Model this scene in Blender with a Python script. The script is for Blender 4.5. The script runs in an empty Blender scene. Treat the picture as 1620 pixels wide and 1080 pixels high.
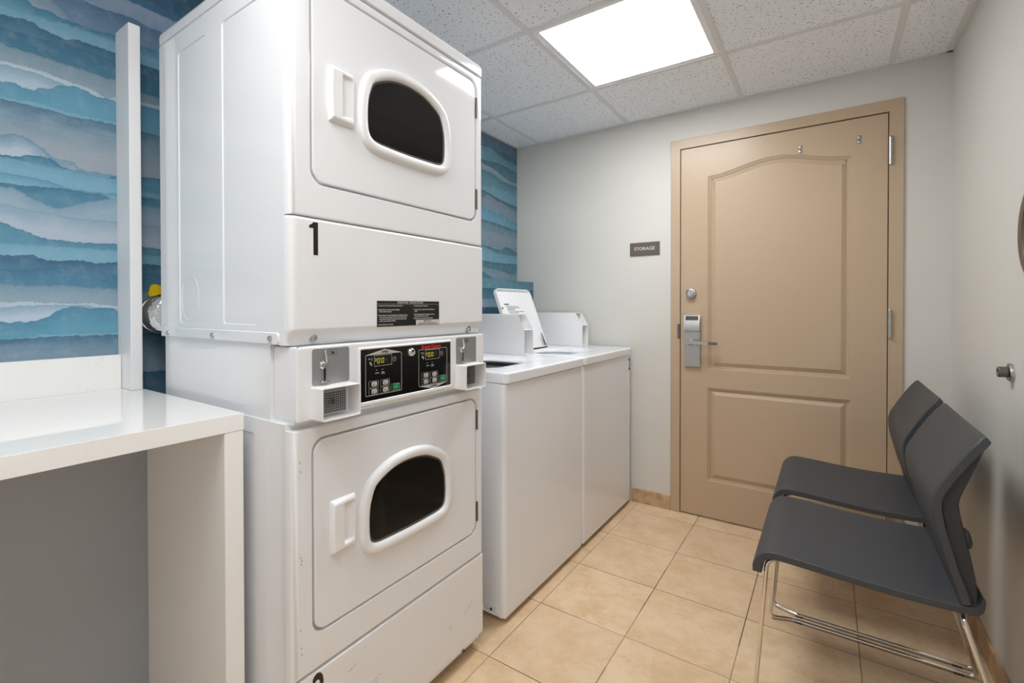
import bpy, bmesh, math, random
from mathutils import Vector, Matrix
random.seed(7)
sc = bpy.context.scene
C = sc.collection
PI = math.pi

# ------------------------------------------------------------------ materials
def lin(c):
    c = c / 255.0
    return c / 12.92 if c <= 0.04045 else ((c + 0.055) / 1.055) ** 2.4
def rgb(r, g, b): return (lin(r), lin(g), lin(b), 1.0)

class NT:
    def __init__(s, m): s.m = m; s.t = m.node_tree; s.n = s.t.nodes; s.l = s.t.links
    def new(s, t, **kw):
        x = s.n.new(t)
        for k, v in kw.items(): setattr(x, k, v)
        return x
    def link(s, a, b): s.l.new(a, b)
    def setin(s, sock, v):
        if hasattr(v, 'is_output') or isinstance(v, bpy.types.NodeSocket): s.l.new(v, sock)
        else: sock.default_value = v
    def math(s, op, a, b=None, c=None, clamp=False):
        x = s.n.new('ShaderNodeMath'); x.operation = op; x.use_clamp = clamp
        s.setin(x.inputs[0], a)
        if b is not None: s.setin(x.inputs[1], b)
        if c is not None: s.setin(x.inputs[2], c)
        return x.outputs[0]
    def mix(s, f, a, b):
        x = s.n.new('ShaderNodeMix'); x.data_type = 'RGBA'
        s.setin(x.inputs['Factor'], f); s.setin(x.inputs[6], a); s.setin(x.inputs[7], b)
        return x.outputs[2]
    def ramp(s, v, lo, hi, smooth=True):
        x = s.n.new('ShaderNodeMapRange'); x.interpolation_type = 'SMOOTHSTEP' if smooth else 'LINEAR'
        s.setin(x.inputs[0], v); s.setin(x.inputs[1], lo); s.setin(x.inputs[2], hi)
        x.inputs[3].default_value = 0; x.inputs[4].default_value = 1
        return x.outputs[0]
    def noise(s, vec, scale, detail=2, rough=.5):
        x = s.n.new('ShaderNodeTexNoise'); x.inputs['Scale'].default_value = scale
        x.inputs['Detail'].default_value = detail; x.inputs['Roughness'].default_value = rough
        if vec is not None: s.l.new(vec, x.inputs['Vector'])
        return x.outputs['Fac']
    def comb(s, a, b, c):
        x = s.n.new('ShaderNodeCombineXYZ')
        for i, v in enumerate((a, b, c)): s.setin(x.inputs[i], v)
        return x.outputs[0]
    def pos(s):
        g = s.n.new('ShaderNodeNewGeometry'); x = s.n.new('ShaderNodeSeparateXYZ')
        s.l.new(g.outputs['Position'], x.inputs[0])
        return g.outputs['Position'], x.outputs[0], x.outputs[1], x.outputs[2]
    def bump(s, h, strength, dist):
        x = s.n.new('ShaderNodeBump'); x.inputs['Strength'].default_value = strength; x.inputs['Distance'].default_value = dist
        s.l.new(h, x.inputs['Height']); s.l.new(x.outputs[0], s.b.inputs['Normal'])

def mat(name, col, rough=.5, metal=0., spec=.5, coat=0., emit=None, estr=0.):
    m = bpy.data.materials.new(name); m.use_nodes = True
    n = NT(m); b = n.n['Principled BSDF']; n.b = b
    b.inputs['Base Color'].default_value = col; b.inputs['Roughness'].default_value = rough
    b.inputs['Metallic'].default_value = metal; b.inputs['Specular IOR Level'].default_value = spec
    b.inputs['Coat Weight'].default_value = coat; b.inputs['Coat Roughness'].default_value = .08
    if emit: b.inputs['Emission Color'].default_value = emit; b.inputs['Emission Strength'].default_value = estr
    return m, n
def speckle(n, base, amount=.03, scale=30):
    p, x, y, z = n.pos()
    f = n.noise(p, scale, 3)
    d = tuple(c * (1 - amount) for c in base[:3]) + (1,)
    n.link(n.mix(f, base, d), n.b.inputs['Base Color'])

M = {}
def simple(key, name, col, rough, metal=0., spec=.5, coat=0., var=.04, vs=25):
    m, n = mat(name, col, rough, metal, spec, coat)
    speckle(n, col, var, vs); M[key] = m; return m, n

m, n = simple('enamel', 'white_enamel', rgb(237, 239, 243), .08, var=.015, vs=4)
m, n = simple('plastic', 'white_moulded_plastic', rgb(238, 239, 242), .32, var=.02, vs=8)
m, n = simple('sheet', 'white_painted_sheet_metal', rgb(236, 236, 236), .38, var=.03, vs=20)
m, n = simple('paint_white', 'white_satin_paint', rgb(238, 239, 241), .35, var=.02, vs=10)
m, n = simple('gap', 'dark_gap', rgb(40, 40, 40), .8)
m, n = simple('glass', 'dark_dryer_glass', rgb(24, 24, 25), .08, spec=.4, var=.35, vs=9)
m, n = simple('gasket', 'grey_gasket', rgb(70, 68, 64), .4)
m, n = simple('steel', 'brushed_steel', rgb(190, 190, 190), .32, metal=1.)
m, n = simple('dsteel', 'dull_steel', rgb(120, 118, 114), .42, metal=1.)
m, n = simple('chrome', 'chrome', rgb(226, 224, 220), .07, metal=1., var=.02)
m, n = simple('foil', 'crinkled_foil', rgb(215, 217, 220), .15, metal=1., var=.1, vs=60)
p, x, y, z = n.pos(); n.bump(n.noise(p, 60, 2), .5, .006)
m, n = simple('plate', 'grey_coin_plate', rgb(158, 160, 162), .38, metal=.5)
m, n = simple('black', 'black_print', rgb(18, 18, 18), .35, var=.1)
m, n = simple('blackgloss', 'black_control_film', rgb(12, 12, 12), .18, var=.1)
m, n = simple('silverprint', 'silver_print', rgb(190, 190, 184), .4)
m, n = simple('whiteprint', 'white_print', rgb(225, 225, 222), .5)
m, n = simple('red', 'red_print', rgb(200, 22, 20), .4)
m, n = simple('green', 'green_key', rgb(12, 128, 84), .35)
m, n = simple('yellow', 'yellow_paint', rgb(228, 196, 20), .35)
m, n = simple('display', 'dark_display', rgb(30, 24, 18), .15)
m, n = mat('lit_segments', rgb(60, 60, 10), .4, emit=rgb(214, 208, 60), estr=.55); M['seg'] = m
m, n = mat('dim_segments', rgb(62, 42, 36), .4); M['segdim'] = m
m, n = simple('decal', 'clear_white_decal', rgb(240, 240, 240), .22, var=.01)
m, n = simple('labelwhite', 'white_label', rgb(206, 206, 202), .4)
m, n = simple('chair', 'charcoal_plastic', rgb(64, 67, 71), .5, var=.1, vs=60)
p, x, y, z = n.pos(); n.bump(n.noise(p, 900, 2), .12, .001)
m, n = simple('chairdark', 'dark_charcoal_plastic', rgb(50, 50, 51), .55, var=.1, vs=60)
m, n = simple('sign', 'bronze_sign', rgb(99, 91, 82), .4, var=.08)
m, n = simple('signtext', 'pale_sign_lettering', rgb(222, 214, 204), .5)
m, n = simple('bronze', 'dark_bronze', rgb(104, 90, 76), .45, metal=.0, var=.15)
m, n = simple('blackface', 'dark_disc_face', rgb(24, 22, 21), .3)
m, n = simple('laminate', 'grey_laminate', rgb(164, 170, 178), .5)
m, n = simple('tub', 'grey_tub', rgb(70, 72, 74), .35)

# door paint
m, n = mat('tan_door_paint', rgb(190, 166, 138), .33)
speckle(n, rgb(188, 165, 138), .04, 5); M['door'] = m

# quartz counter
m, n = mat('white_quartz', rgb(244, 244, 243), .025, spec=.5)
p, x, y, z = n.pos()
v1 = n.noise(p, 5, 5, .6); d = n.math('ABSOLUTE', n.math('SUBTRACT', v1, .5))
vein = n.math('MULTIPLY', n.ramp(d, .008, .0), n.ramp(n.noise(p, 9, 1), .6, .7))
n.link(n.mix(n.math('MULTIPLY', vein, .16), rgb(246, 246, 245), rgb(190, 186, 178)), n.b.inputs['Base Color']); M['quartz'] = m

# wall paint
m, n = mat('warm_grey_wall_paint', rgb(206, 203, 197), .6, spec=.3)
p, x, y, z = n.pos()
n.link(n.mix(n.noise(p, 3, 2), rgb(214, 212, 206), rgb(209, 207, 201)), n.b.inputs['Base Color'])
n.bump(n.noise(p, 160, 3), .15, .002); M['wall'] = m

# ceiling tile
m, n = mat('fissured_ceiling_tile', rgb(238, 237, 234), .85, spec=.1)
p, x, y, z = n.pos()
warp = n.noise(p, 60, 2)
vec = n.comb(n.math('ADD', x, n.math('MULTIPLY', warp, .012)), n.math('ADD', y, n.math('MULTIPLY', warp, .008)), z)
f = n.noise(vec, 105, 1.0, .4)
speck = n.ramp(f, .645, .70)
fine = n.math('MULTIPLY', n.ramp(n.noise(p, 330, 1), .62, .70), .35)
tot = n.math('MAXIMUM', speck, fine)
n.link(n.mix(n.math('MULTIPLY', tot, .75), rgb(242, 246, 251), rgb(130, 132, 132)), n.b.inputs['Base Color'])
n.bump(n.math('SUBTRACT', 1.0, tot), .5, .002); M['tile'] = m
m, n = simple('grid', 'grey_ceiling_grid', rgb(222, 223, 224), .5, var=.02)

# floor tile
G0, R0, TS = -.9242, 2.2516, .338
m, n = mat('beige_ceramic_floor', rgb(208, 180, 146), .3, spec=.4)
p, x, y, z = n.pos()
u = n.math('DIVIDE', n.math('SUBTRACT', x, G0), TS); v = n.math('DIVIDE', n.math('SUBTRACT', y, R0), TS)
def lined(w): return n.math('MULTIPLY', n.math('ABSOLUTE', n.math('SUBTRACT', w, n.math('ROUND', w))), TS)
wn = n.new('ShaderNodeTexWhiteNoise', noise_dimensions='2D')
n.link(n.comb(n.math('FLOOR', u), n.math('FLOOR', v), 0.), wn.inputs['Vector'])
shift = n.math('MULTIPLY', wn.outputs['Value'], 9.0)
pv = n.comb(n.math('ADD', x, shift), n.math('ADD', y, n.math('MULTIPLY', shift, 2.3)), 0.)
big = n.noise(pv, 7, 8, .68); med = n.noise(pv, 22, 6, .7); fine = n.noise(pv, 120, 3, .6)
c1 = n.mix(n.ramp(big, .36, .68), rgb(233, 208, 174), rgb(217, 185, 146))
c2 = n.mix(n.math('MULTIPLY', n.ramp(med, .52, .74), .34), c1, rgb(174, 142, 108))
c3 = n.mix(n.math('MULTIPLY', n.ramp(fine, .62, .74), .2), c2, rgb(150, 118, 86))
hue = n.mix(n.math('MULTIPLY', wn.outputs['Value'], .35), c3, rgb(208, 178, 150))
gx = lined(u); gy = lined(v)
g = n.math('MAXIMUM', n.ramp(gx, .0021, .0013), n.ramp(gy, .0019, .0012))
gn = n.noise(n.comb(n.math('ROUND', u), n.math('ROUND', v), n.math('MULTIPLY', n.math('ADD', x, y), .8)), 1.7, 2)
gd = n.math('MULTIPLY', n.ramp(gn, .36, .56), n.math('SUBTRACT', 1.0, n.math('MULTIPLY', n.math('LESS_THAN', n.math('ABSOLUTE', n.math('ROUND', u)), .5), n.math('MULTIPLY', n.math('LESS_THAN', gx, .003), .65))))
gcol = n.mix(gd, rgb(172, 148, 116), rgb(92, 80, 66))
n.link(n.mix(g, hue, gcol), n.b.inputs['Base Color'])
n.link(n.math('ADD', .27, n.math('MULTIPLY', g, .5)), n.b.inputs['Roughness'])
n.bump(n.math('SUBTRACT', n.math('MULTIPLY', med, .12), g), .35, .0015); M['floor'] = m
m, n = mat('beige_base_tile', rgb(196, 164, 128), .4)
p, x, y, z = n.pos()
n.link(n.mix(n.ramp(n.noise(p, 14, 6, .65), .35, .7), rgb(202, 172, 136), rgb(166, 132, 98)), n.b.inputs['Base Color']); M['base'] = m

# light panel
m, n = mat('lit_diffuser', rgb(250, 250, 250), .5, emit=(.97, .985, 1.0, 1), estr=18.0); M['lamp'] = m
m, n = mat('lit_diffuser_rear', rgb(250, 250, 250), .5, emit=(1.0, .985, .96, 1), estr=12.5); M['lamp2'] = m
m, n = mat('added_fill_diffuser', rgb(250, 250, 250), .5, emit=(.98, .985, 1.0, 1), estr=8.0); M['fill_lamp'] = m  # glow of the extra fill panel added out of view

# wallpaper: layered watercolour washes, one boundary curve per layer
WA = [
 ('slate',(66,110,140),(58,100,130),.05,[(0,2.122),(1,2.11)]),
 ('lav',(150,168,190),(136,156,182),.05,[(0,2.096),(1,2.085)]),
 ('slate',(84,112,142),(104,130,156),.06,[(0,2.031),(.668,2.03),(.786,2.038),(.832,2.032),(1,2.034)]),
 ('mauve',(122,146,166),(158,168,178),.07,[(0,2.03),(.4,2.01),(.501,1.995),(.543,1.976),(.56,1.964),(.599,1.959),(.63,1.956),(.727,1.965),(.864,1.965),(1,1.955)]),
 ('tealdark',(64,122,148),(96,150,172),.035,[(0,1.985),(.433,1.971),(.453,1.96),(.501,1.964),(.53,1.957),(.599,1.959),(.63,1.956),(.672,1.961),(.727,1.965),(.864,1.965),(1,1.955)]),
 ('ltteal',(112,162,184),(124,170,190),.04,[(0,1.932),(.354,1.935),(.496,1.939),(.551,1.946),(.727,1.947),(.823,1.941),(1,1.93)]),
 ('dark',(52,98,124),(78,118,144),.035,[(0,1.905),(.354,1.908),(.448,1.918),(.464,1.911),(.5,1.906),(.542,1.902),(.576,1.911),(.726,1.913),(.852,1.906),(1,1.912)]),
 ('dark2',(56,106,132),(66,118,142),.05,[(0,1.872),(.354,1.876),(.46,1.879),(.576,1.892),(.726,1.887),(.823,1.877),(1,1.87)]),
 ('gray',(128,154,168),(146,164,174),.05,[(0,1.836),(.354,1.834),(.375,1.832),(.528,1.832),(.647,1.832),(.685,1.829),(.726,1.833),(.822,1.819),(1,1.82)]),
 ('white',(196,212,224),(180,200,214),.015,[(0,1.79),(.352,1.79),(.447,1.792),(.562,1.786),(.647,1.78),(.679,1.772),(.725,1.78),(.822,1.79),(1,1.794)]),
 ('ltgb',(146,176,194),(186,204,218),.045,[(0,1.776),(.389,1.781),(.447,1.783),(.562,1.774),(.61,1.775),(.646,1.767),(.725,1.766),(.822,1.78),(1,1.783)]),
 ('teal',(92,150,176),(104,162,186),.05,[(0,1.73),(.352,1.735),(.389,1.74),(.419,1.735),(.446,1.736),(.47,1.746),(.494,1.75),(.515,1.762),(.549,1.773),(.575,1.778),(.61,1.775),(.646,1.767),(.708,1.771),(.725,1.766),(.822,1.778),(1,1.781)]),
 ('line',(136,186,204),(120,172,194),.01,[(0,1.696),(.4,1.697),(.45,1.703),(.55,1.700),(.724,1.704),(1,1.70)]),
 ('slate2',(88,122,146),(140,164,180),.05,[(0,1.691),(.351,1.691),(.506,1.693),(.565,1.689),(.636,1.695),(.724,1.698),(1,1.70)]),
 ('grayb',(134,158,172),(166,176,184),.08,[(0,1.645),(.351,1.65),(.5,1.655),(.724,1.66),(1,1.66)]),
 ('wash',(126,158,178),(190,204,216),.05,[(0,1.59),(.35,1.597),(.393,1.607),(.445,1.596),(.488,1.575),(.5,1.566),(.574,1.561),(.591,1.545),(.722,1.546),(1,1.555)]),
 ('tealthin',(70,124,150),(92,148,172),.02,[(0,1.547),(.393,1.548),(.445,1.56),(.5,1.559),(.532,1.543),(.608,1.537),(.68,1.536),(.722,1.546),(.819,1.557),(1,1.565)]),
 ('ltteal2',(116,168,192),(130,180,202),.03,[(0,1.54),(.35,1.541),(.484,1.539),(.582,1.537),(.722,1.535),(.818,1.513),(1,1.519)]),
 ('midteal',(104,160,186),(128,180,202),.025,[(0,1.496),(.437,1.5),(.499,1.496),(.556,1.486),(.652,1.487),(.721,1.492),(1,1.503)]),
 ('dkteal',(72,124,150),(88,142,166),.03,[(0,1.47),(.436,1.476),(.531,1.482),(.67,1.482),(.697,1.474),(.721,1.477),(.818,1.493),(1,1.494)]),
 ('gray2',(138,168,186),(164,184,200),.04,[(0,1.466),(.37,1.464),(.406,1.458),(.436,1.445),(.482,1.433),(.514,1.426),(.555,1.435),(.607,1.452),(.697,1.474),(.721,1.477),(.818,1.466),(1,1.466)]),
 ('lilac',(152,178,196),(188,200,214),.05,[(0,1.425),(.348,1.421),(.421,1.412),(.498,1.41),(.58,1.404),(.72,1.408),(1,1.408)]),
 ('tealband',(86,140,166),(100,152,176),.03,[(0,1.38),(.348,1.372),(.376,1.364),(.42,1.354),(.466,1.34),(.513,1.337),(.606,1.337),(.72,1.341),(1,1.333)]),
 ('ltteal3',(126,176,196),(134,182,202),.03,[(0,1.317),(.347,1.318),(.579,1.32),(.719,1.322),(.816,1.316),(1,1.312)]),
 ('dkblue',(62,104,132),(80,126,152),.03,[(0,1.285),(.39,1.287),(.442,1.293),(.457,1.284),(.521,1.28),(.579,1.285),(.649,1.279),(.719,1.287),(1,1.283)]),
 ('dkblue2',(72,122,150),(82,134,160),.04,[(0,1.245),(.346,1.248),(.457,1.256),(.537,1.263),(.622,1.259),(.718,1.248),(.816,1.256),(1,1.25)]),
 ('gray3',(132,160,176),(154,174,186),.04,[(0,1.212),(.346,1.211),(.418,1.208),(.52,1.212),(.604,1.209),(.718,1.205),(.815,1.199),(1,1.192)]),
 ('white2',(206,220,230),(186,206,220),.012,[(0,1.163),(.345,1.163),(.418,1.166),(.495,1.162),(.604,1.162),(.718,1.155),(1,1.159)]),
 ('ltblue',(158,186,204),(196,212,224),.03,[(0,1.146),(.345,1.148),(.418,1.155),(.495,1.157),(.604,1.157),(.648,1.15),(.717,1.147),(1,1.151)]),
 ('teal4',(84,146,174),(106,166,190),.06,[(0,1.112),(.402,1.112),(.455,1.116),(.487,1.126),(.511,1.14),(.569,1.152),(.648,1.147),(.703,1.147),(.717,1.139),(.814,1.147),(1,1.147)]),
 ('line2',(140,190,208),(124,176,198),.01,[(0,1.068),(.42,1.069),(.478,1.076),(.577,1.074),(.7,1.073),(1,1.076)]),
 ('slate3',(76,116,142),(104,140,162),.025,[(0,1.068),(.417,1.067),(.478,1.07),(.717,1.069),(1,1.076)]),
 ('gray4',(120,148,168),(140,164,180),.05,[(0,1.044),(.416,1.055),(.454,1.053),(.576,1.048),(.716,1.042),(1,1.026)]),
 ('dk5',(58,100,126),(84,124,148),.06,[(0,.97),(1,.944)]),
 ('lt5',(120,170,190),(160,182,196),.08,[(0,.86),(.5,.88),(1,.86)]),
]
WB = [
 ('dk',(58,92,108),(70,104,118),.02,[(0,2.15),(.173,2.156),(.357,2.16),(.511,2.147),(.551,2.164),(.713,2.157),(1,2.154)]),
 ('teal',(96,140,156),(104,148,164),.05,[(0,2.145),(.173,2.151),(.357,2.158),(.433,2.148),(.631,2.123),(1,2.121)]),
 ('dk2',(64,106,118),(76,116,128),.04,[(0,2.06),(.173,2.064),(.511,2.079),(.797,2.074),(1,2.067)]),
 ('gray',(140,156,168),(126,146,158),.04,[(0,2.04),(.172,2.037),(.356,2.032),(.59,2.009),(.796,1.991),(1,2.007)]),
 ('slate',(76,118,130),(98,138,150),.05,[(0,2.0),(.172,1.999),(.319,2.0),(.432,1.99),(.59,1.974),(1,1.971)]),
 ('teal2',(104,150,166),(108,154,170),.04,[(0,1.9),(.172,1.901),(.394,1.919),(.671,1.919),(1,1.911)]),
 ('dk3',(60,90,104),(84,110,122),.03,[(0,1.876),(.171,1.874),(.318,1.866),(.51,1.851),(.712,1.841),(1,1.833)]),
 ('gray2',(112,132,144),(124,140,152),.05,[(0,1.82),(.171,1.836),(.281,1.857),(.432,1.838),(.589,1.83),(1,1.797)]),
 ('teal3',(92,142,164),(104,152,172),.05,[(0,1.77),(.171,1.77),(.393,1.756),(.589,1.755),(.753,1.727),(1,1.72)]),
 ('dk4',(70,106,120),(110,134,146),.04,[(0,1.696),(.392,1.689),(1,1.672)]),
 ('gray3',(118,138,150),(128,146,156),.04,[(0,1.645),(.17,1.64),(1,1.63)]),
 ('gray3b',(130,146,158),(122,142,154),.04,[(0,1.59),(.392,1.593),(.588,1.576),(1,1.588)]),
 ('dk5',(66,104,118),(78,116,130),.03,[(0,1.54),(.316,1.528),(.508,1.521),(.669,1.546),(1,1.51)]),
 ('teal4',(108,152,174),(116,160,180),.05,[(0,1.53),(.169,1.526),(.391,1.504),(.587,1.496),(1,1.498)]),
 ('dk6',(70,112,120),(80,122,130),.03,[(0,1.444),(.391,1.436),(1,1.444)]),
 ('gray4',(124,146,158),(132,152,164),.04,[(0,1.4),(.429,1.392),(.668,1.377),(.794,1.369),(1,1.402)]),
 ('teal5',(78,122,136),(92,136,148),.06,[(0,1.37),(.169,1.368),(.278,1.349),(.391,1.329),(.587,1.311),(1,1.317)]),
 ('dk7',(52,96,112),(64,110,124),.04,[(0,1.26),(.5,1.25),(1,1.262)]),
 ('gray7',(120,146,160),(136,158,170),.05,[(0,1.2),(.5,1.215),(1,1.19)]),
 ('dk8',(40,80,96),(56,98,112),.06,[(0,1.15),(.5,1.14),(1,1.15)]),
]
def wallpaper():
    m, n = mat('watercolour_wave_wallpaper', rgb(110, 150, 170), .6, spec=.25)
    p, x, y, z = n.pos()
    yz = n.comb(0., y, z)
    jag = n.math('MULTIPLY', n.math('SUBTRACT', n.noise(yz, 70, 4, .65), .5), .016)
    roll = n.math('MULTIPLY', n.math('MULTIPLY', n.math('SUBTRACT', n.noise(n.comb(0., y, n.math('MULTIPLY', z, 2.5)), 3.5, 1), .5), .13),
                  n.ramp(y, .27, .08))
    zz = n.math('ADD', n.math('ADD', z, jag), roll)
    bleed = n.math('MULTIPLY', n.math('SUBTRACT', n.noise(n.comb(0., y, n.math('MULTIPLY', z, 1.6)), 14, 4, .6), .5), .9)
    def stack(layers, y0, y1, top):
        t = n.math('DIVIDE', n.math('SUBTRACT', y, y0), y1 - y0, clamp=True)
        col = rgb(*top)
        for nm, ca, cb, H, pts in layers:
            fc = n.new('ShaderNodeFloatCurve'); cu = fc.mapping.curves[0]
            pts = sorted(pts)
            while len(cu.points) < len(pts): cu.points.new(.5, .5)
            for q, (a, b) in zip(cu.points, pts): q.location = (a, b / 2.4); q.handle_type = 'AUTO_CLAMPED'
            fc.mapping.update(); n.link(t, fc.inputs['Value'])
            dz = n.math('SUBTRACT', n.math('MULTIPLY', fc.outputs[0], 2.4), zz)
            mask = n.ramp(dz, -.0012, .0014)
            f = n.ramp(n.math('ADD', n.math('DIVIDE', dz, H), bleed), .0, 1.0)
            body = n.mix(f, rgb(*ca), rgb(*cb))
            edge = n.math('MULTIPLY', n.ramp(dz, .007, .001), .35)
            dk = tuple(c * .62 for c in rgb(*ca)[:3]) + (1,)
            body = n.mix(edge, body, dk)
            col = n.mix(mask, col, body)
        return col
    a = stack(WA, .05, .70, (58, 96, 122)); b = stack(WB, 2.25, 2.75, (92, 116, 134))
    col = n.mix(n.ramp(y, 1.29, 1.31), a, b)
    mot = n.noise(yz, 26, 5, .65)
    col = n.mix(n.math('MULTIPLY', n.ramp(mot, .45, .75), .16), col, rgb(196, 208, 218))
    col = n.mix(.11, col, rgb(108, 150, 182))
    grain = n.noise(yz, 420, 3, .7)
    col = n.mix(n.math('MULTIPLY', n.ramp(grain, .40, .72), .24), col, rgb(60, 84, 102))
    n.link(col, n.b.inputs['Base Color'])
    n.bump(grain, .6, .002)
    M['paper'] = m
wallpaper()

# ------------------------------------------------------------------ mesh helpers
class MB:
    def __init__(s): s.bm = bmesh.new()
    def _add(s, b):
        me = bpy.data.meshes.new('tmp'); b.to_mesh(me); b.free(); s.bm.from_mesh(me); bpy.data.meshes.remove(me)
    def box(s, x0, x1, y0, y1, z0, z1, bev=0, seg=2):
        b = bmesh.new()
        vs = [b.verts.new((x, y, z)) for x in (x0, x1) for y in (y0, y1) for z in (z0, z1)]
        for f in ((0,1,3,2),(4,6,7,5),(0,4,5,1),(2,3,7,6),(0,2,6,4),(1,5,7,3)): b.faces.new([vs[i] for i in f])
        if bev: bmesh.ops.bevel(b, geom=b.edges[:], offset=bev, segments=seg, profile=.5, affect='EDGES')
        s._add(b); return s
    def loft(s, loops, cap0=True, cap1=True, closed=True):
        L = [[s.bm.verts.new(p) for p in l] for l in loops]; k = len(L[0])
        for a, b in zip(L, L[1:]):
            for i in range(k if closed else k - 1):
                j = (i + 1) % k
                try: s.bm.faces.new((a[i], a[j], b[j], b[i]))
                except ValueError: pass
        if cap0: s.bm.faces.new(L[0])
        if cap1: s.bm.faces.new(list(reversed(L[-1])))
        return s
    def tube(s, path, r, n=10, caps=True):
        P = [Vector(p) for p in path]; loops = []; up = None
        for i, p in enumerate(P):
            t = (P[min(i + 1, len(P) - 1)] - P[max(i - 1, 0)]).normalized()
            if up is None: up = t.orthogonal().normalized()
            up = (up - t * up.dot(t)).normalized(); w = t.cross(up)
            rr = r[i] if isinstance(r, (list, tuple)) else r
            loops.append([p + (up * math.cos(2*PI*k/n) + w * math.sin(2*PI*k/n)) * rr for k in range(n)])
        return s.loft(loops, caps, caps)
    def lathe(s, prof, c, axis, n=24, caps=True):
        a = Vector(axis).normalized(); u = a.orthogonal().normalized(); w = a.cross(u); c = Vector(c)
        loops = [[c + a*h + (u*math.cos(2*PI*k/n) + w*math.sin(2*PI*k/n))*max(r, 1e-5) for k in range(n)] for r, h in prof]
        return s.loft(loops, caps, caps)
    def poly(s, pts, off):
        "prism: polygon (3-D points) swept by a vector"
        o = Vector(off)
        return s.loft([[Vector(p) for p in pts], [Vector(p) + o for p in pts]])
    def fillplane(s, loops):
        "planar face with holes from closed loops"
        b = bmesh.new(); ed = []
        for l in loops:
            vs = [b.verts.new(p) for p in l]
            ed += [b.edges.new((vs[i], vs[(i+1) % len(vs)])) for i in range(len(vs))]
        bmesh.ops.triangle_fill(b, edges=ed, use_beauty=True, use_dissolve=False)
        s._add(b); return s
    def grid(s, fn, nu, nv, closed=False):
        V = [[s.bm.verts.new(fn(i/(nu-1), j/(nv-1))) for j in range(nv)] for i in range(nu)]
        for i in range(nu-1):
            for j in range(nv-1): s.bm.faces.new((V[i][j], V[i+1][j], V[i+1][j+1], V[i][j+1]))
        return s
    def text(s, body, size, org, ux, uy, bold=0., align='LEFT', thick=.0004, sx=1.):
        cu = bpy.data.curves.new('t', 'FONT'); cu.body = body; cu.size = size; cu.offset = bold; cu.align_x = align
        cu.extrude = thick / 2; cu.resolution_u = 3
        o = bpy.data.objects.new('t', cu); C.objects.link(o)
        me = bpy.data.meshes.new_from_object(o.evaluated_get(bpy.context.evaluated_depsgraph_get()))
        ux = Vector(ux); uy = Vector(uy); un = ux.cross(uy); org = Vector(org)
        for v in me.vertices: c = v.co.copy(); v.co = org + ux*c.x*sx + uy*c.y + un*c.z
        s.bm.from_mesh(me); bpy.data.meshes.remove(me); bpy.data.objects.remove(o); bpy.data.curves.remove(cu)
        return s
    def build(s, name, material, parent=None, org=(0,0,0), ang=35, smooth=True):
        bmesh.ops.remove_doubles(s.bm, verts=s.bm.verts[:], dist=1e-6)
        bmesh.ops.recalc_face_normals(s.bm, faces=s.bm.faces[:])
        me = bpy.data.meshes.new(name)
        o0 = Vector(org)
        if parent is not None: o0 = Vector(parent['_org'])
        for v in s.bm.verts: v.co -= o0
        s.bm.to_mesh(me); s.bm.free()
        if smooth:
            for p in me.polygons: p.use_smooth = True
            me.set_sharp_from_angle(angle=math.radians(ang))
        me.materials.append(M[material] if isinstance(material, str) else material)
        o = bpy.data.objects.new(name, me); C.objects.link(o)
        if smooth:
            wn_ = o.modifiers.new('weighted_normals', 'WEIGHTED_NORMAL'); wn_.keep_sharp = True; wn_.weight = 80
        o['_org'] = tuple(o0)
        if parent is not None: o.parent = parent
        else: o.location = o0
        return o

def thing(name, label, cat, loc, group=None):
    o = bpy.data.objects.new(name, None); C.objects.link(o); o.location = loc; o['_org'] = tuple(loc)
    o.empty_display_size = .05
    o['label'] = label; o['category'] = cat
    if group: o['group'] = group
    return o
def tag(o, label, cat, group=None):
    o['label'] = label; o['category'] = cat
    if group: o['group'] = group
    return o
def struct(o): o['kind'] = 'structure'; return o

def rrect(a0, a1, b0, b1, r, n=6):
    out = []
    for cx, cy, s in ((a1-r, b1-r, 0), (a0+r, b1-r, 1), (a0+r, b0+r, 2), (a1-r, b0+r, 3)):
        for k in range(n + 1):
            t = (s + k/n) * PI/2; out.append((cx + r*math.cos(t), cy + r*math.sin(t)))
    return out
def X2(l, X): return [(X, a, b) for a, b in l]
def Z2(l, Z): return [(a, b, Z) for a, b in l]
def Y2(l, Y): return [(a, Y, b) for a, b in l]
def catmull(pts, n=6, closed=True):
    out = []; k = len(pts)
    for i in range(k if closed else k-1):
        g = lambda j: Vector(pts[j % k] if closed else pts[max(0, min(k-1, j))])
        p0, p1, p2, p3 = g(i-1), g(i), g(i+1), g(i+2)
        for s in range(n):
            t = s/n
            out.append(.5*((2*p1) + (-p0+p2)*t + (2*p0-5*p1+4*p2-p3)*t*t + (-p0+3*p1-3*p2+p3)*t**3))
    if not closed: out.append(Vector(pts[-1]))
    return out
def inset(l, d):
    "offset a closed 2-D loop inwards by d"
    k = len(l); out = []
    area = sum(l[i][0]*l[(i+1)%k][1] - l[(i+1)%k][0]*l[i][1] for i in range(k))
    sg = 1 if area > 0 else -1
    for i in range(k):
        a = Vector(l[i-1][:2]); b = Vector(l[(i+1) % k][:2]); t = (b-a).normalized()
        out.append((l[i][0] - t.y*d*sg, l[i][1] + t.x*d*sg))
    return out

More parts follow.
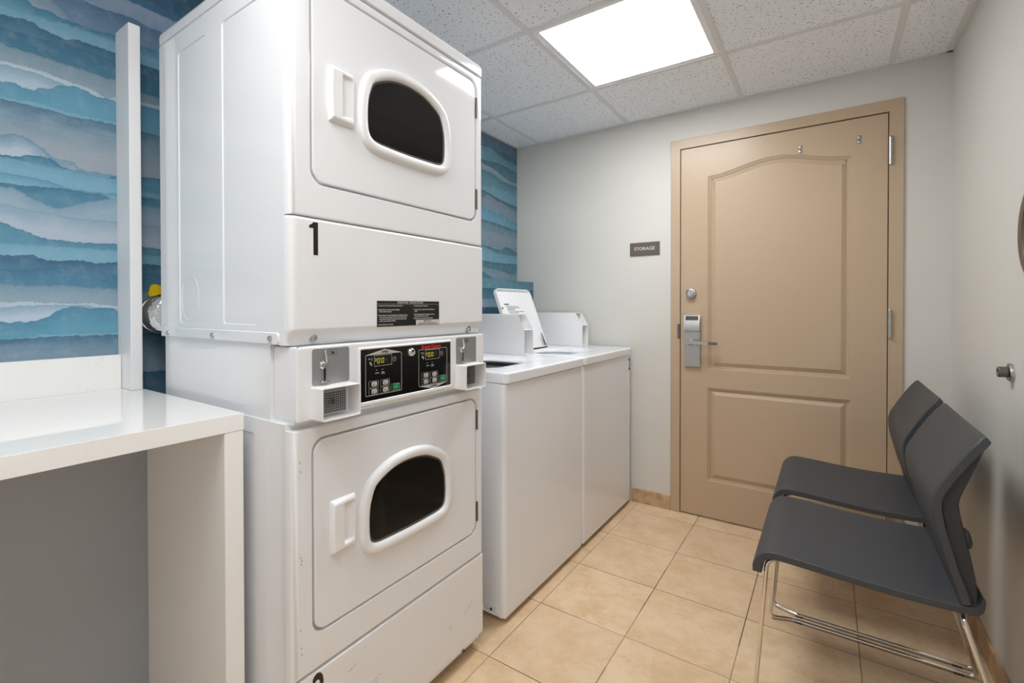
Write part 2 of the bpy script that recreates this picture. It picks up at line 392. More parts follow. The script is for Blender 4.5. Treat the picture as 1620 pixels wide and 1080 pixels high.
# ------------------------------------------------------------------ the room
XL, XR, YB, YF, H = -1.78, .4346, 2.7134, -.85, 2.2332
C0, K0, CT = -.9904, 1.588, .6096
b = MB(); b.box(XL-.1, XR+.1, YF-.1, YB+.1, -.08, 0); struct(b.build('floor', 'floor', smooth=False))
b = MB(); b.box(XL-.1, XL, YF-.1, YB+.1, 0, H+.08); struct(b.build('wall_left', 'paper', smooth=False))
b = MB(); b.box(XR, XR+.1, YF-.1, YB+.1, 0, H+.08); struct(b.build('wall_right', 'wall', smooth=False))
WX0, WX1, WZ0, WZ1 = -1.05, .38, 0., 2.08          # unseen doorway behind the viewpoint, added to let in fill light
b = MB(); b.box(XL, WX0, YF-.1, YF, 0, H+.08); b.box(WX1, XR, YF-.1, YF, 0, H+.08); b.box(WX0, WX1, YF-.1, YF, WZ1, H+.08);
struct(b.build('wall_front', 'wall', smooth=False))
DX0, DX1, DZ = -.6880, .2225, 2.0240      # door opening
b = MB(); b.box(XL, DX0-.03, YB, YB+.12, 0, H+.08); b.box(DX1+.03, XR, YB, YB+.12, 0, H+.08); b.box(DX0-.03, DX1+.03, YB, YB+.12, DZ+.03, H+.08)
struct(b.build('wall_back', 'wall', smooth=False))
b = MB(); b.box(XL, -1.649, .95, YB, 0, 1.3165); struct(b.build('wall_ledge', 'paper', smooth=False))
# ceiling: lay-in tiles and the exposed grid
xs = [C0 + CT*i for i in range(-2, 4)]; ys = [K0 + CT*i for i in range(-6, 3)]
LIGHTS = [(0, 0), (0, -3), (1, -3)]
cell = lambda i, j: (C0 + CT*i, C0 + CT*(i+1), K0 + CT*j, K0 + CT*(j+1))
b = MB()
for i in range(-2, 3):
    for j in range(-6, 2):
        if (i, j) in LIGHTS: continue
        x0, x1, y0, y1 = cell(i, j)
        x0, x1, y0, y1 = max(x0, XL), min(x1, XR), max(y0, YF), min(y1, YB)
        if x1-x0 < .03 or y1-y0 < .03: continue
        b.box(x0, x1, y0, y1, H+.004, H+.02)
cl = struct(b.build('ceiling', 'tile', smooth=False))
b = MB(); w = .0115
for xx in xs:
    if XL+.03 < xx < XR-.03: b.box(xx-w, xx+w, YF, YB, H, H+.012)
for yy in ys:
    if YF+.03 < yy < YB-.03: b.box(XL, XR, yy-w, yy+w, H+.0005, H+.0125)
b.build('ceiling_grid', 'grid', cl, smooth=False)
b = MB()
b.box(XR-.022, XR, YF, YB, H-.001, H+.011); b.box(XL, XL+.02, YF, YB, H-.001, H+.011)
b.box(XL, XR, YB-.012, YB, H-.001, H+.011); b.box(XL, XR, YF, YF+.02, H-.001, H+.011)
struct(b.build('trim_1', 'grid', smooth=False))
def ceiling_light(i, j, label, lamp='lamp'):
    x0, x1, y0, y1 = cell(i, j)
    x0 += w; x1 -= w; y0 += w; y1 -= w
    t = thing('ceiling_light', label, 'ceiling light', ((x0+x1)/2, (y0+y1)/2, H), 'square panel lights in the ceiling')
    b = MB(); fr = .022
    o = [rrect(x0, x1, y0, y1, .002, 1), rrect(x0+fr, x1-fr, y0+fr, y1-fr, .002, 1)]
    b.loft([Z2(o[0], H+.014), Z2(o[0], H+.004), Z2(o[1], H+.003), Z2(o[1], H+.012)], False, False)
    b.build('light_frame', 'paint_white', t)
    b = MB(); b.box(x0+fr, x1-fr, y0+fr, y1-fr, H+.006, H+.02); b.build('diffuser', lamp, t, smooth=False)
ceiling_light(0, 0, 'square white glowing panel light in the ceiling grid between stacked dryer and door')
ceiling_light(0, -3, 'square white panel light in the ceiling behind the viewpoint, nearer the counter', 'lamp2')
ceiling_light(1, -3, 'added unseen fill panel in the ceiling behind the viewpoint, nearer the right wall', 'fill_lamp')  # extra panel added out of view to brighten dryer and counter fronts
# tile base
b = MB(); b.box(-.962, DX0-.0525, YB-.009, YB, 0, .08, .0015, 1); struct(b.build('baseboard_back', 'base'))
b = MB(); b.box(XR-.009, XR, YF, YB, 0, .08, .0015, 1); b.box(DX1+.054, XR-.009, YB-.009, YB, 0, .08, .0015, 1); struct(b.build('baseboard_right', 'base'))

# ------------------------------------------------------------------ door
b = MB()
for z in (0,):
    L0 = [(-.7390, 0), (-.7390, 2.0753), (.2754, 2.0753), (.2754, 0)]
    L1 = [(DX0, 0), (DX0, DZ), (DX1, DZ), (DX1, 0)]
    L2 = [(DX0-.03, 0), (DX0-.03, DZ+.03), (DX1+.03, DZ+.03), (DX1+.03, 0)]
    L3 = [(DX0+.012, 0), (DX0+.012, DZ-.012), (DX1-.012, DZ-.012), (DX1-.012, 0)]
    L0b = [(-.737, 0), (-.737, 2.0733), (.2734, 2.0733), (.2734, 0)]
    yf = YB - .011
    b.loft([Y2(L0, YB), Y2(L0, yf+.002), Y2(L0b, yf), Y2(L1, yf), Y2(L1, YB+.05), Y2(L3, YB+.05), Y2(L3, YB+.1), Y2(L2, YB+.1), Y2(L2, YB), Y2(L0, YB)], False, False, closed=False)
struct(b.build('trim_2', 'door'))
yd = YB - .006                             # leaf face
gx0, gx1, gz0, gz1 = DX0+.004, DX1-.004, .009, DZ-.005
b = MB()
cx = (-.543 + .0865)/2; hw = .315
def panel_top():
    l = []
    N = 28
    for k in range(N+1):
        x = cx + hw - 2*hw*k/N; t = abs(x-cx)/hw
        l.append((x, 1.853 + .054*(.5 + .5*math.cos(PI*t))))
    l += [(cx-hw, .812), (cx-hw/3, .812), (cx+hw/3, .812), (cx+hw, .812)]
    return l
def panel_low():
    return [(cx+hw, .712), (cx, .712), (cx-hw, .712), (cx-hw, .2077), (cx, .2077), (cx+hw, .2077)]
def minset(l, d):
    "mitred inset of a closed polygon"
    k = len(l); out = []
    for i in range(k):
        p = Vector(l[i]); a = Vector(l[i-1]); c = Vector(l[(i+1) % k])
        e0 = (p-a).normalized(); e1 = (c-p).normalized()
        n0 = Vector((-e0.y, e0.x)); n1 = Vector((-e1.y, e1.x)); q = (n0+n1)
        q = q / max(q.dot(n0), .3)
        out.append(tuple(p + q*d))
    return out
outer = [(gx0, gz0), (gx0, gz1), (gx1, gz1), (gx1, gz0)]
P1, P2 = panel_top(), panel_low()
b.fillplane([Y2(outer, yd), Y2(P1, yd), Y2(P2, yd)])
for P in (P1, P2):
    prof = [(0, 0), (.003, .004), (.007, .004), (.009, .008), (.013, .008), (.015, .013), (.018, .013), (.038, .003)]
    b.loft([Y2(minset(P, d) if d else P, yd+q) for d, q in prof], False, True)
b.loft([Y2(outer, yd), Y2(outer, yd+.043)], False, True)
door = struct(b.build('door_1', 'door', ang=25))
# hardware
b = MB(); b.lathe([(.0, -.001), (.0275, 0), (.0275, -.012), (.0255, -.02), (.019, -.022), (.018, -.019), (.0165, -.019), (.016, -.023), (0, -.0235)], (-.6285, yd, 1.223), (0, 1, 0), 32)
db = b.build('deadbolt', 'steel', door); db['label'] = 'round satin nickel deadbolt'
b = MB(); b.lathe([(0, -.0235), (.012, -.024), (.012, -.0255), (0, -.0257)], (-.6285, yd, 1.223), (0, 1, 0), 24); b.build('key_cylinder', 'chrome', db)
b = MB(); b.box(-.6295, -.6275, yd-.0262, yd-.0254, 1.216, 1.230); b.build('keyhole', 'black', db)
b = MB(); b.box(-.660, -.578, yd-.018, yd, .822, 1.0155, .003); lk = b.build('card_lock', 'steel', door); lk['label'] = 'brushed steel card lock with lever'
b = MB()
sec = [(yd, 1.0158), (yd-.034, 1.0158), (yd-.036, 1.03), (yd-.030, 1.075), (yd-.02, 1.1015), (yd, 1.1015)]
b.poly([(-.660, a, c) for a, c in sec], (.082, 0, 0)); b.build('card_reader', 'steel', lk, ang=20)
b = MB(); v = Vector((0, .01, .0265)).normalized()
b.poly([(-.652, yd-.0302, 1.076), (-.652, yd-.0212, 1.0995), (-.652, yd-.02, 1.0995), (-.652, yd-.028, 1.076)], (.066, 0, 0))
b.build('card_slot', 'black', lk)
b = MB(); b.box(-.6585, -.5795, yd-.0185, yd-.0165, .940, .9415); b.build('plate_seam', 'dsteel', lk)
b = MB()
b.lathe([(.017, 0), (.016, -.012), (.011, -.02), (.010, -.05), (0, -.0505)], (-.628, yd-.018, .957), (0, 1, 0), 24)
b.loft([[(x, yd-.064+s*.006+dy, .957+c*hz+dz) for s, c in ((1,1),(-1,1),(-1,-1),(1,-1))] for x, dy, hz, dz in ((-.645,0,.006,.002),(-.640,0,.010,.002),(-.62,0,.0105,.0015),(-.57,.003,.0085,0),(-.53,.007,.0075,-.002))])
b.build('lever', 'steel', lk, ang=30)
b = MB(); b.loft([[(x, yd-.057+s*.006+dy, .955+c*hz+dz) for s, c in ((1,1),(-1,1),(-1,-1),(1,-1))] for x, dy, hz, dz in ((-.53,0,.0073,0),(-.488,.004,.007,-.001),(-.486,.004,.006,-.001))])
b.build('lever_tip', 'dsteel', lk, ang=30)
for zc in (1.845, 1.071, .26):
    b = MB()
    for k in range(5): b.lathe([(.0075, k*.0245+.0006), (.0075, (k+1)*.0245-.0006)], (.2275, YB-.018, zc-.061), (0, 0, 1), 14)
    b.lathe([(.0068, .0), (.0068, .1225)], (.2275, YB-.018, zc-.061), (0, 0, 1), 14)
    b.lathe([(.0078, .1225), (.0065, .127), (0, .128)], (.2275, YB-.018, zc-.061), (0, 0, 1), 14)
    b.build('hinge', 'steel', door)
for xx, zz in ((-.1175, 1.9275), (-.118, 1.907), (.1128, 1.9302), (.1122, 1.9100)):
    b = MB(); b.lathe([(.0095, 0), (.0092, -.003), (.0065, -.006), (0, -.0072)], (xx, yd, zz), (0, 1, 0), 20); b.build('door_bolt', 'steel', door)
b = MB(); b.box(DX0-.0135, DX0+.001, YB-.0135, YB-.0105, .972, 1.055, .001, 1); b.build('strike_plate', 'dsteel', bpy.data.objects['trim_2'])

# ------------------------------------------------------------------ storage sign
t = thing('storage_sign', 'small brown wall sign reading STORAGE on the grey wall left of the door', 'sign', (-.89, YB, 1.486))
b = MB(); b.box(-.977, -.803, YB-.008, YB, 1.4495, 1.524, .001, 1); b.build('sign_plate', 'sign', t)
b = MB(); b.text('STORAGE', .0262, (-.890, YB-.0086, 1.4795), (1,0,0), (0,0,1), .0002, 'CENTER', sx=1.05); b.build('lettering', 'signtext', t, smooth=False)

# ------------------------------------------------------------------ right wall fittings
t = thing('wall_plaque', 'dark round bronze disc on the right wall, mostly cut off by the photo edge', 'wall decoration', (XR, 1.69, 1.342))
b = MB(); b.lathe([(.1335, .001), (.1335, -.009), (.130, -.012), (.103, -.012), (.099, -.006)], (XR, 1.69, 1.342), (1, 0, 0), 64, True); b.build('plaque_frame', 'bronze', t)
b = MB(); b.lathe([(.1, -.0065), (.05, -.0068), (0, -.007)], (XR, 1.69, 1.342), (1, 0, 0), 64); b.build('plaque_face', 'blackface', t)
t = thing('door_stop', 'small round steel door stop on the right wall behind the chairs', 'door stop', (XR, 1.905, .962))
b = MB(); b.lathe([(.0, .003), (.026, .003), (.026, -.006), (.0245, -.009), (.012, -.010), (.012, -.014)], (XR, 1.905, .962), (1, 0, 0), 28); b.build('flange', 'steel', t)
b = MB(); b.lathe([(.012, -.0095), (.0150, -.011), (.0155, -.028), (.0135, -.030), (.008, -.030), (.007, -.027), (0, -.027)], (XR, 1.905, .962), (1, 0, 0), 28); b.build('bumper', 'dsteel', t)

# ------------------------------------------------------------------ counter and post
t = thing('folding_counter', 'glossy white quartz counter with waterfall end panel along the wallpapered wall', 'counter', (-1.45, -.3, 0))
b = MB(); b.box(XL+.001, -1.113, YF+.001, .5535, .8695, .908, .0015, 2); b.build('worktop', 'quartz', t)
b = MB(); b.box(-1.55, -1.1145, .512, .5525, 0, .8695, .001, 1); b.build('end_panel', 'quartz', t)
b = MB(); b.box(-1.575, -1.55, YF+.001, .5525, 0, .8695); b.build('back_panel', 'laminate', t, smooth=False)
b = MB(); b.box(XL+.001, -1.751, YF+.001, .5165, .908, 1.0095, .001, 1); b.build('backsplash', 'quartz', t)
b = MB(); b.box(XL, -1.678, .5175, .546, .9085, 1.9725, .0012, 1)
tag(b.build('wall_post', 'paint_white', org=(-1.73, .53, .9085)), 'tall narrow white post standing on the counter against the wallpaper', 'post')

# ------------------------------------------------------------------ duct and gas valve behind the dryer
t = thing('exhaust_duct', 'shiny crinkled foil exhaust duct behind the stacked dryer', 'duct', (-1.7, .618, 1.128))
b = MB(); pr = []
for k in range(25):
    h = -1.7795 + k*.0061; pr.append((.054 + (.003 if k % 2 else -.003), h))
b.lathe([(r, h + 1.7) for r, h in pr], (-1.7, .618, 1.128), (1, 0, 0), 40); b.build('duct_hose', 'foil', t, ang=60)
b = MB(); b.lathe([(.054, -.052), (.0605, -.050), (.0605, -.040), (.054, -.038)], (-1.7, .618, 1.128), (1, 0, 0), 40, True); b.build('duct_clamp', 'chrome', t)
t = thing('gas_valve', 'yellow handled gas valve above the foil duct behind the dryer', 'valve', (-1.74, .60, 1.195))
b = MB(); b.tube([(XL, .612, 1.200), (-1.735, .612, 1.200)], .009, 14); b.lathe([(.014, -.012), (.014, .012)], (-1.745, .612, 1.200), (1,0,0), 12)
b.build('valve_body', 'dsteel', t)
b = MB()
pts = catmull([(a_+.011, c_) for a_, c_ in [(.618, 1.206), (.600, 1.216), (.585, 1.222), (.573, 1.215), (.570, 1.202), (.567, 1.190), (.572, 1.184), (.585, 1.186), (.602, 1.192), (.618, 1.194)]], 5)
b.loft([X2([(q[0], q[1]) for q in pts], -1.734), X2([(q[0], q[1]) for q in pts], -1.728)]); b.build('valve_handle', 'yellow', t)

# ------------------------------------------------------------------ stacked dryer
XD = -.963
YA, YZ = .577, 1.262          # left / right side of the machine
dr = thing('stacked_dryer', 'tall white stacked coin-operated tumble dryer with two round-topped door windows', 'dryer', (-1.3, .92, 0))
XBK = -1.633
# cabinets with embossed side sheets
def side_emboss(b, x0, x1, z0, z1, y):
    l0 = rrect(x0, x1, z0, z1, .02, 4); l1 = inset(l0, .006)
    b.loft([Y2(l0, y-.0002), Y2(inset(l0, .002), y-.0022), Y2(inset(l0, .005), y-.0022), Y2(inset(l0, .007), y-.0002)], False, False)
def side_skin(b, z0, z1, pads):
    b.box(XBK, -.985, YA+.004, YZ, z0, z1)
    o = [(XBK+.001, z0+.001), (XBK+.001, z1-.001), (-.986, z1-.001), (-.986, z0+.001)]; o2 = [(XBK, z0), (XBK, z1), (-.985, z1), (-.985, z0)]
    hs = [rrect(p[0], p[1], p[2], p[3], .012, 4) for p in pads]
    b.fillplane([Y2(o, YA)] + [Y2(h, YA) for h in hs])
    b.loft([Y2(o, YA), Y2(o2, YA+.001), Y2(o2, YA+.004)], False, False)
    for h in hs: b.loft([Y2(h, YA), Y2(inset(h, .0025), YA+.0024)], False, True)
b = MB(); side_skin(b, 1.066, 1.912, ((-1.509, -1.345, 1.107, 1.859), (-1.259, -1.095, 1.108, 1.860)))
l0 = rrect(-1.4975, -1.395, 1.1115, 1.2355, .05, 6); b.loft([Y2(l0, YA+.0024), Y2(inset(l0, .0012), YA+.0016), Y2(inset(l0, .0024), YA+.0024)], False, False)
# raised screw flange
b.loft([Y2(rrect(-1.620, -1.004, 1.0675, 1.094, .008, 3), YA-.0002), Y2(rrect(-1.618, -1.006, 1.0685, 1.092, .008, 3), YA-.004)], False, True)
b.build('cabinet', 'enamel', dr)
b = MB(); side_skin(b, .028, .893, ((-1.509, -1.360, .2, .8555), (-1.26, -1.1105, .2, .8555)))
b.build('cabinet', 'enamel', dr)
b = MB(); b.box(-1.612, -1.049, YA+.003, YZ-.003, .893, 1.066); b.build('mid_section', 'enamel', dr)
for xx, zz in ((-1.573, 1.0767), (-1.3036, 1.078), (-1.0346, 1.0797)):
    b = MB(); b.lathe([(.007, 0), (.007, -.003), (.004, -.006), (0, -.0062)], (xx, YA-.004, zz), (0, 1, 0), 8); b.build('screw', 'steel', dr, smooth=False)
# top
b = MB()
TL = [rrect(-1.640, -.9615, YA-.001, YZ-.001, .014, 5)]
b.loft([Z2(inset(TL[0], .004), 1.9145), Z2(TL[0], 1.9165), Z2(TL[0], 1.936), Z2(inset(TL[0], .0015), 1.944), Z2(inset(TL[0], .005), 1.951), Z2(inset(TL[0], .010), 1.956), Z2(inset(TL[0], .017), 1.9585), Z2(inset(TL[0], .024), 1.959)])
b.build('top_cover', 'enamel', dr)
# front frames
def front_frame(z0, z1, h):
    b = MB(); n = 6
    hole = rrect(h[0], h[1], h[2], h[3], .032, n)
    def outer(iy, iz): return [(y, z) for y, z in ((YA+iy, z0+iz), (YA+iy, z1-iz), (YZ-iy, z1-iz), (YZ-iy, z0+iz))]
    b.fillplane([X2(outer(.016, .006), XD), X2(inset(hole, -.004), XD)])
    # rolled outer edges
    st = [(.016, .006, 0), (.010, .003, -.0018), (.005, .001, -.0055), (.0012, 0, -.012), (0, 0, -.0225)]
    b.loft([X2(outer(a, c), XD+d) for a, c, d in st], False, False)
    b.loft([X2(inset(hole, -.004), XD), X2(inset(hole, -.001), XD-.0012), X2(hole, XD-.005), X2(hole, XD-.016), X2(inset(hole, .02), XD-.017)], False, True)
    return b.build('front_panel', 'enamel', dr, ang=40)
front_frame(1.3525, 1.911, (.6275, 1.2245, 1.429, 1.8875))
front_frame(.326, .8785, (.6275, 1.2245, .4055, .852))
DW = [(0,0),(.06,.001),(.115,.004),(.145,.014),(.163,.035),(.170,.065),(.170,.115),(.163,.155),(.143,.197),(.103,.223),(.058,.239),(0,.245)]
DWf = DW + [(-a, c) for a, c in reversed(DW[1:-1])]
def dryer_door(z0, z1, zb, hz, hinges):
    y0, y1 = .6325, 1.2195
    b = MB(); o = rrect(y0, y1, z0, z1, .030, 6)
    b.loft([X2(o, XD-.015), X2(o, XD-.004), X2(inset(o, .0012), XD-.0012), X2(inset(o, .004), XD)], True, True)
    d = b.build('door', 'enamel', dr, ang=40)
    out = [(.923+q[0], zb+q[1]) for q in catmull(DWf, 5)]
    b = MB()
    b.loft([X2(inset(out, a), XD+c) for a, c in ((-.001, 0), (0, .004), (.002, .009), (.006, .0125), (.012, .014), (.020, .0135), (.025, .010), (.0275, .005), (.028, .0005))], False, False)
    b.build('window_rim', 'plastic', d, ang=50)
    b = MB(); g = inset(out, .0285)
    b.loft([X2(inset(out, .0275), XD+.003), X2(g, XD+.004), X2(inset(g, .003), XD+.0042), X2(inset(g, .005), XD+.002)], False, False); b.build('window_gasket', 'gasket', d)
    b = MB(); b.loft([X2(inset(g, .001), XD+.0006), X2(inset(g, .003), XD+.0025)], True, True); b.build('window_glass', 'glass', d, smooth=False)
    # moulded pull handle as a relief
    b = MB(); hh = hz[1]-hz[0]; zc = (hz[0]+hz[1])/2
    def fn(u, v):
        lift = 0; zz = hz[0] + hh*v; bow = .003*(1 - (2*v-1)**2)
        y = .6725 - bow + (.069 + 2*bow)*u
        e = min(u*14, 1)*min(v*14, 1)*min((1-v)*14, 1)*min((1-u)*9, 1)
        e = max(0, e)**.45
        body = .015 - .006*u
        s = lambda t: 0 if t < 0 else 1 if t > 1 else t*t*(3-2*t)
        pk = s((u-.44)/.05)*s((v-.12)/(.05 + .35*max(0, u-.44)*.2))*s((.90-v)/(.05))
        hgt = body*(1-pk) + pk*(.0022 + .006*s((u-.5)/.5))
        return (XD + .0002 + e*hgt, y, zz)
    b.grid(fn, 46, 60); b.build('handle', 'plastic', d, ang=60)
    for a, c in hinges:
        b = MB()
        for k in range(4):
            q = (c-a)/4; b.lathe([(.0035, a + k*q + .0007), (.0035, a + (k+1)*q - .0007)], (XD+.0005, 1.2245, 0), (0, 0, 1), 10)
        b.lathe([(.003, a), (.003, c)], (XD+.0005, 1.2245, 0), (0, 0, 1), 10)
        b.build('hinge', 'dsteel', d)
    return d
dryer_door(1.4335, 1.883, 1.537, (1.5815, 1.7115), ((1.770, 1.8355), (1.4705, 1.5365)))
dryer_door(.410, .8475, .515, (.5705, .6975), ((.7465, .8105), (.443, .507)))
# access panel under the upper door, its foot bent back
def bent_panel(prof, mat_, name):
    "profile (z, dx, dy): dx behind front, dy inset of the ends"
    b = MB(); loops = []
    for z, dx, dy in prof:
        l = [(XD+dx-.022, YA+dy*.3), (XD+dx-.010, YA+dy+.001), (XD+dx-.004, YA+dy+.005), (XD+dx-.001, YA+dy+.011), (XD+dx, YA+dy+.018),
             (XD+dx, YZ-dy-.012), (XD+dx-.001, YZ-dy-.006), (XD+dx-.004, YZ-dy-.002), (XD+dx-.010, YZ-dy), (XD+dx-.022, YZ-dy*.3)]
        loops.append([(x, y, z) for x, y in l])
    b.loft(loops, True, True)
    return b.build(name, mat_, dr, ang=40)
ap = bent_panel([(1.0645, -.0205, .004), (1.067, -.0195, .003), (1.094, -.004, .0005), (1.0985, -.001, 0), (1.104, 0, 0), (1.342, 0, 0), (1.3475, -.0015, 0), (1.351, -.006, .002)], 'enamel', 'access_panel')
for yy, zz in ((.640, 1.0805), (1.1965, 1.077)):
    b = MB(); b.lathe([(.014, -.003), (.012, .001), (.008, .002), (.008, .004), (.0072, .007), (.0035, .0072), (.003, .005), (0, .005)], (XD-.0135, yy, zz), (1, 0, -.45), 18); b.build('screw', 'steel', ap)
bent_panel([(.0305, -.03, .01), (.033, -.029, .008), (.0555, -.004, .001), (.060, 0, 0), (.312, 0, 0), (.3185, -.0015, 0), (.3225, -.007, .002)], 'enamel', 'kick_panel')
b = MB(); b.lathe([(.005, 0), (.005, .004), (.003, .006), (0, .006)], (XD-.014, 1.165, .047), (1, 0, -.5), 10); b.build('screw', 'dsteel', dr)
for xx in (-1.02, -1.58):
    for yy in (.63, 1.21):
        b = MB(); b.lathe([(.016, 0), (.016, .01), (.008, .012), (.008, .03)], (xx, yy, 0), (0, 0, 1), 14); b.build('levelling_foot', 'dsteel', dr)
# control housing
XC = -.955
b = MB(); Lc = rrect(-1.048, XC, .5865, 1.2545, .005, 3)
b.loft([Z2(inset(Lc, .002), .8975), Z2(Lc, .9), Z2(Lc, 1.056), Z2(inset(Lc, .002), 1.0605), Z2(inset(Lc, .008), 1.0635)]); ch = b.build('control_housing', 'enamel', dr)
b = MB(); b.box(-1.05, XC-.012, .5845, 1.2565, .8915, .8975); b.build('control_sill', 'enamel', dr)
XF = XC + .002
b = MB(); o = rrect(.7465, 1.0867, .9045, 1.0505, .005, 3); i_ = rrect(.7530, 1.0840, .9150, 1.0440, .003, 3)
b.loft([X2(o, XC-.001), X2(o, XC+.002), X2(inset(o, .002), XC+.004), X2(inset(i_, -.002), XC+.004), X2(i_, XC+.001)], False, False); b.build('control_bezel', 'plastic', dr)
b = MB(); b.box(XC-.002, XC+.0015, .7525, 1.0845, .9145, 1.0445); cp = b.build('control_panel', 'blackgloss', dr, smooth=False); cp['label'] = 'black control panel with two displays'
XP = XC + .0017
def outline(b, l, w_=.0011):
    b.loft([X2(l, XP), X2(inset(l, w_), XP), X2(inset(l, w_), XP+.0003), X2(l, XP+.0003)], False, False)
for y0, oz, pk in ((.7951, rrect(.7670, .8865, .9268, 1.0300, .003, 3), [(.770, 1.0303), (.8285, 1.0422), (.884, 1.0303)]), (.978, rrect(.9497, 1.0680, .9260, 1.0300, .003, 3), [(.953, .9258), (1.009, .9140), (1.065, .9258)])):
    b = MB(); outline(b, oz); b.poly([(XP, a_, c_) for a_, c_ in pk], (.0003, 0, 0))
    outline(b, rrect(y0-.001, y0+.0575, .9995, 1.0275, .002, 2), .0009)
    yc, zc = y0 + .0663, 1.0132
    outline(b, [(yc + .0055*math.cos(k*PI/12), zc + .0065*math.sin(k*PI/12)) for k in range(24)], .0007)
    b.box(XP, XP+.0003, yc-.0004, yc+.0004, zc, zc+.004); b.box(XP, XP+.0003, yc, yc+.003, zc-.0004, zc+.0004)
    y0 -= .0141
    b.text('DRYING', .0036, (XP, y0+.0165, .9810), (0,1,0), (0,0,1), .0001, sx=.9); b.text('COOL', .0034, (XP, y0+.0365, .9820), (0,1,0), (0,0,1), .0001); b.text('DOWN', .0034, (XP, y0+.0360, .9785), (0,1,0), (0,0,1), .0001)
    for q in (.0205, .040): b.lathe([(.0013, 0), (.0013, .0003)], (XP, y0+q, .990), (1,0,0), 10)
    b.text('25¢', .0045, (XP, y0-.005, 1.0185), (0,1,0), (0,0,1), .0001); b.text(')', .008, (XP, y0+.005, 1.0165), (0,1,0), (0,0,1), .0002)
    b.poly([(XP, y0-.002, 1.010), (XP, y0+.002, 1.0125), (XP, y0+.007, 1.004), (XP, y0+.004, 1.002)], (.0003, 0, 0))
    b.build('panel_print', 'silverprint', cp, smooth=False)
b = MB(); b.text('UPPER', .0078, (XP+.0004, .8285, 1.0318), (0,1,0), (0,0,1), .0002, 'CENTER'); b.build('panel_lettering', 'black', cp, smooth=False); b = MB(); b.text('LOWER', .0078, (XP+.0004, 1.009, .9190), (0,1,0), (0,0,1), .0002, 'CENTER'); b.build('panel_lettering', 'black', cp, smooth=False)
b = MB(); b.text('Speed Queen', .0130, (XP, .9610, 1.0325), (0,1,0), (0,0,1), .0009, sx=1.12); b.build('brand_lettering', 'red', cp, smooth=False)
for y0 in (.7951, .978):
    b = MB(); b.box(XP, XP+.0002, y0, y0+.0565, 1.0005, 1.0265); d_ = b.build('display', 'display', cp, smooth=False)
    def seg(b, y, z, s, w_=.0085, h_=.013):
        t_ = .0019
        R = dict(a=(0, w_, h_-t_, h_), g=(0, w_, h_/2-t_/2, h_/2+t_/2), d=(0, w_, 0, t_), f=(0, t_, h_/2, h_), b=(w_-t_, w_, h_/2, h_), e=(0, t_, 0, h_/2), c=(w_-t_, w_, 0, h_/2))
        for k in s:
            q = R[k]; sk = .0012*((q[2]+q[3])/2)/h_
            b.box(XP+.0003, XP+.0005, y+q[0]+sk, y+q[1]+sk, z+q[2], z+q[3])
    b = MB(); seg(b, y0-.0005+.001, 1.0068, 'abg', .0045); seg(b, y0+.0085, 1.0068, 'abcdef'); seg(b, y0+.0215, 1.0068, 'abcdef'); b.build('digits', 'seg', cp, smooth=False)
    b = MB(); seg(b, y0+.0345, 1.0068, 'abcdefg'); b.build('unlit_digit', 'segdim', cp, smooth=False)
b = MB(); b.lathe([(.0125, 0), (.0125, .003), (.0105, .008), (.0085, .0095), (.006, .0085), (0, .0085)], (XP, .9194, 1.0262), (1,0,0), 24); b.build('panel_lock', 'chrome', cp)
for y0, z0 in ((.7772, .9470), (.7772, .9285), (.8140, .9465), (.8140, .9285), (.9611, .9470), (.9611, .9290), (.9965, .9465), (.9965, .9290)):
    b = MB(); outline(b, rrect(y0, y0+.0305, z0, z0+.0170, .003, 2), .0006); b.loft([X2(rrect(y0+.008, y0+.0265, z0+.0025, z0+.0145, .004, 3), XP), X2(rrect(y0+.009, y0+.0255, z0+.0035, z0+.0135, .004, 3), XP+.0008)])
    bt = b.build('temperature_key', 'silverprint', cp)
    b = MB(); b.text('=', .007, (XP+.001, y0+.0118, z0+.0048), (0,1,0), (0,0,1), .0002); b.build('key_mark', 'black', cp, smooth=False)
for y0 in (.8492, 1.0318):
    b = MB(); b.loft([X2(rrect(y0+.0055, y0+.0290, .9315, .9465, .003, 3), XP), X2(rrect(y0+.0065, y0+.028, .9325, .9455, .003, 3), XP+.0009)]); b.build('start_key', 'green', cp)
    b = MB(); outline(b, rrect(y0, y0+.0305, .9297, .9480, .003, 2), .0006); b.text('START', .0045, (XP+.0011, y0+.0172, .9375), (0,1,0), (0,0,1), .0001, 'CENTER'); b.build('start_lettering', 'silverprint', cp, smooth=False)
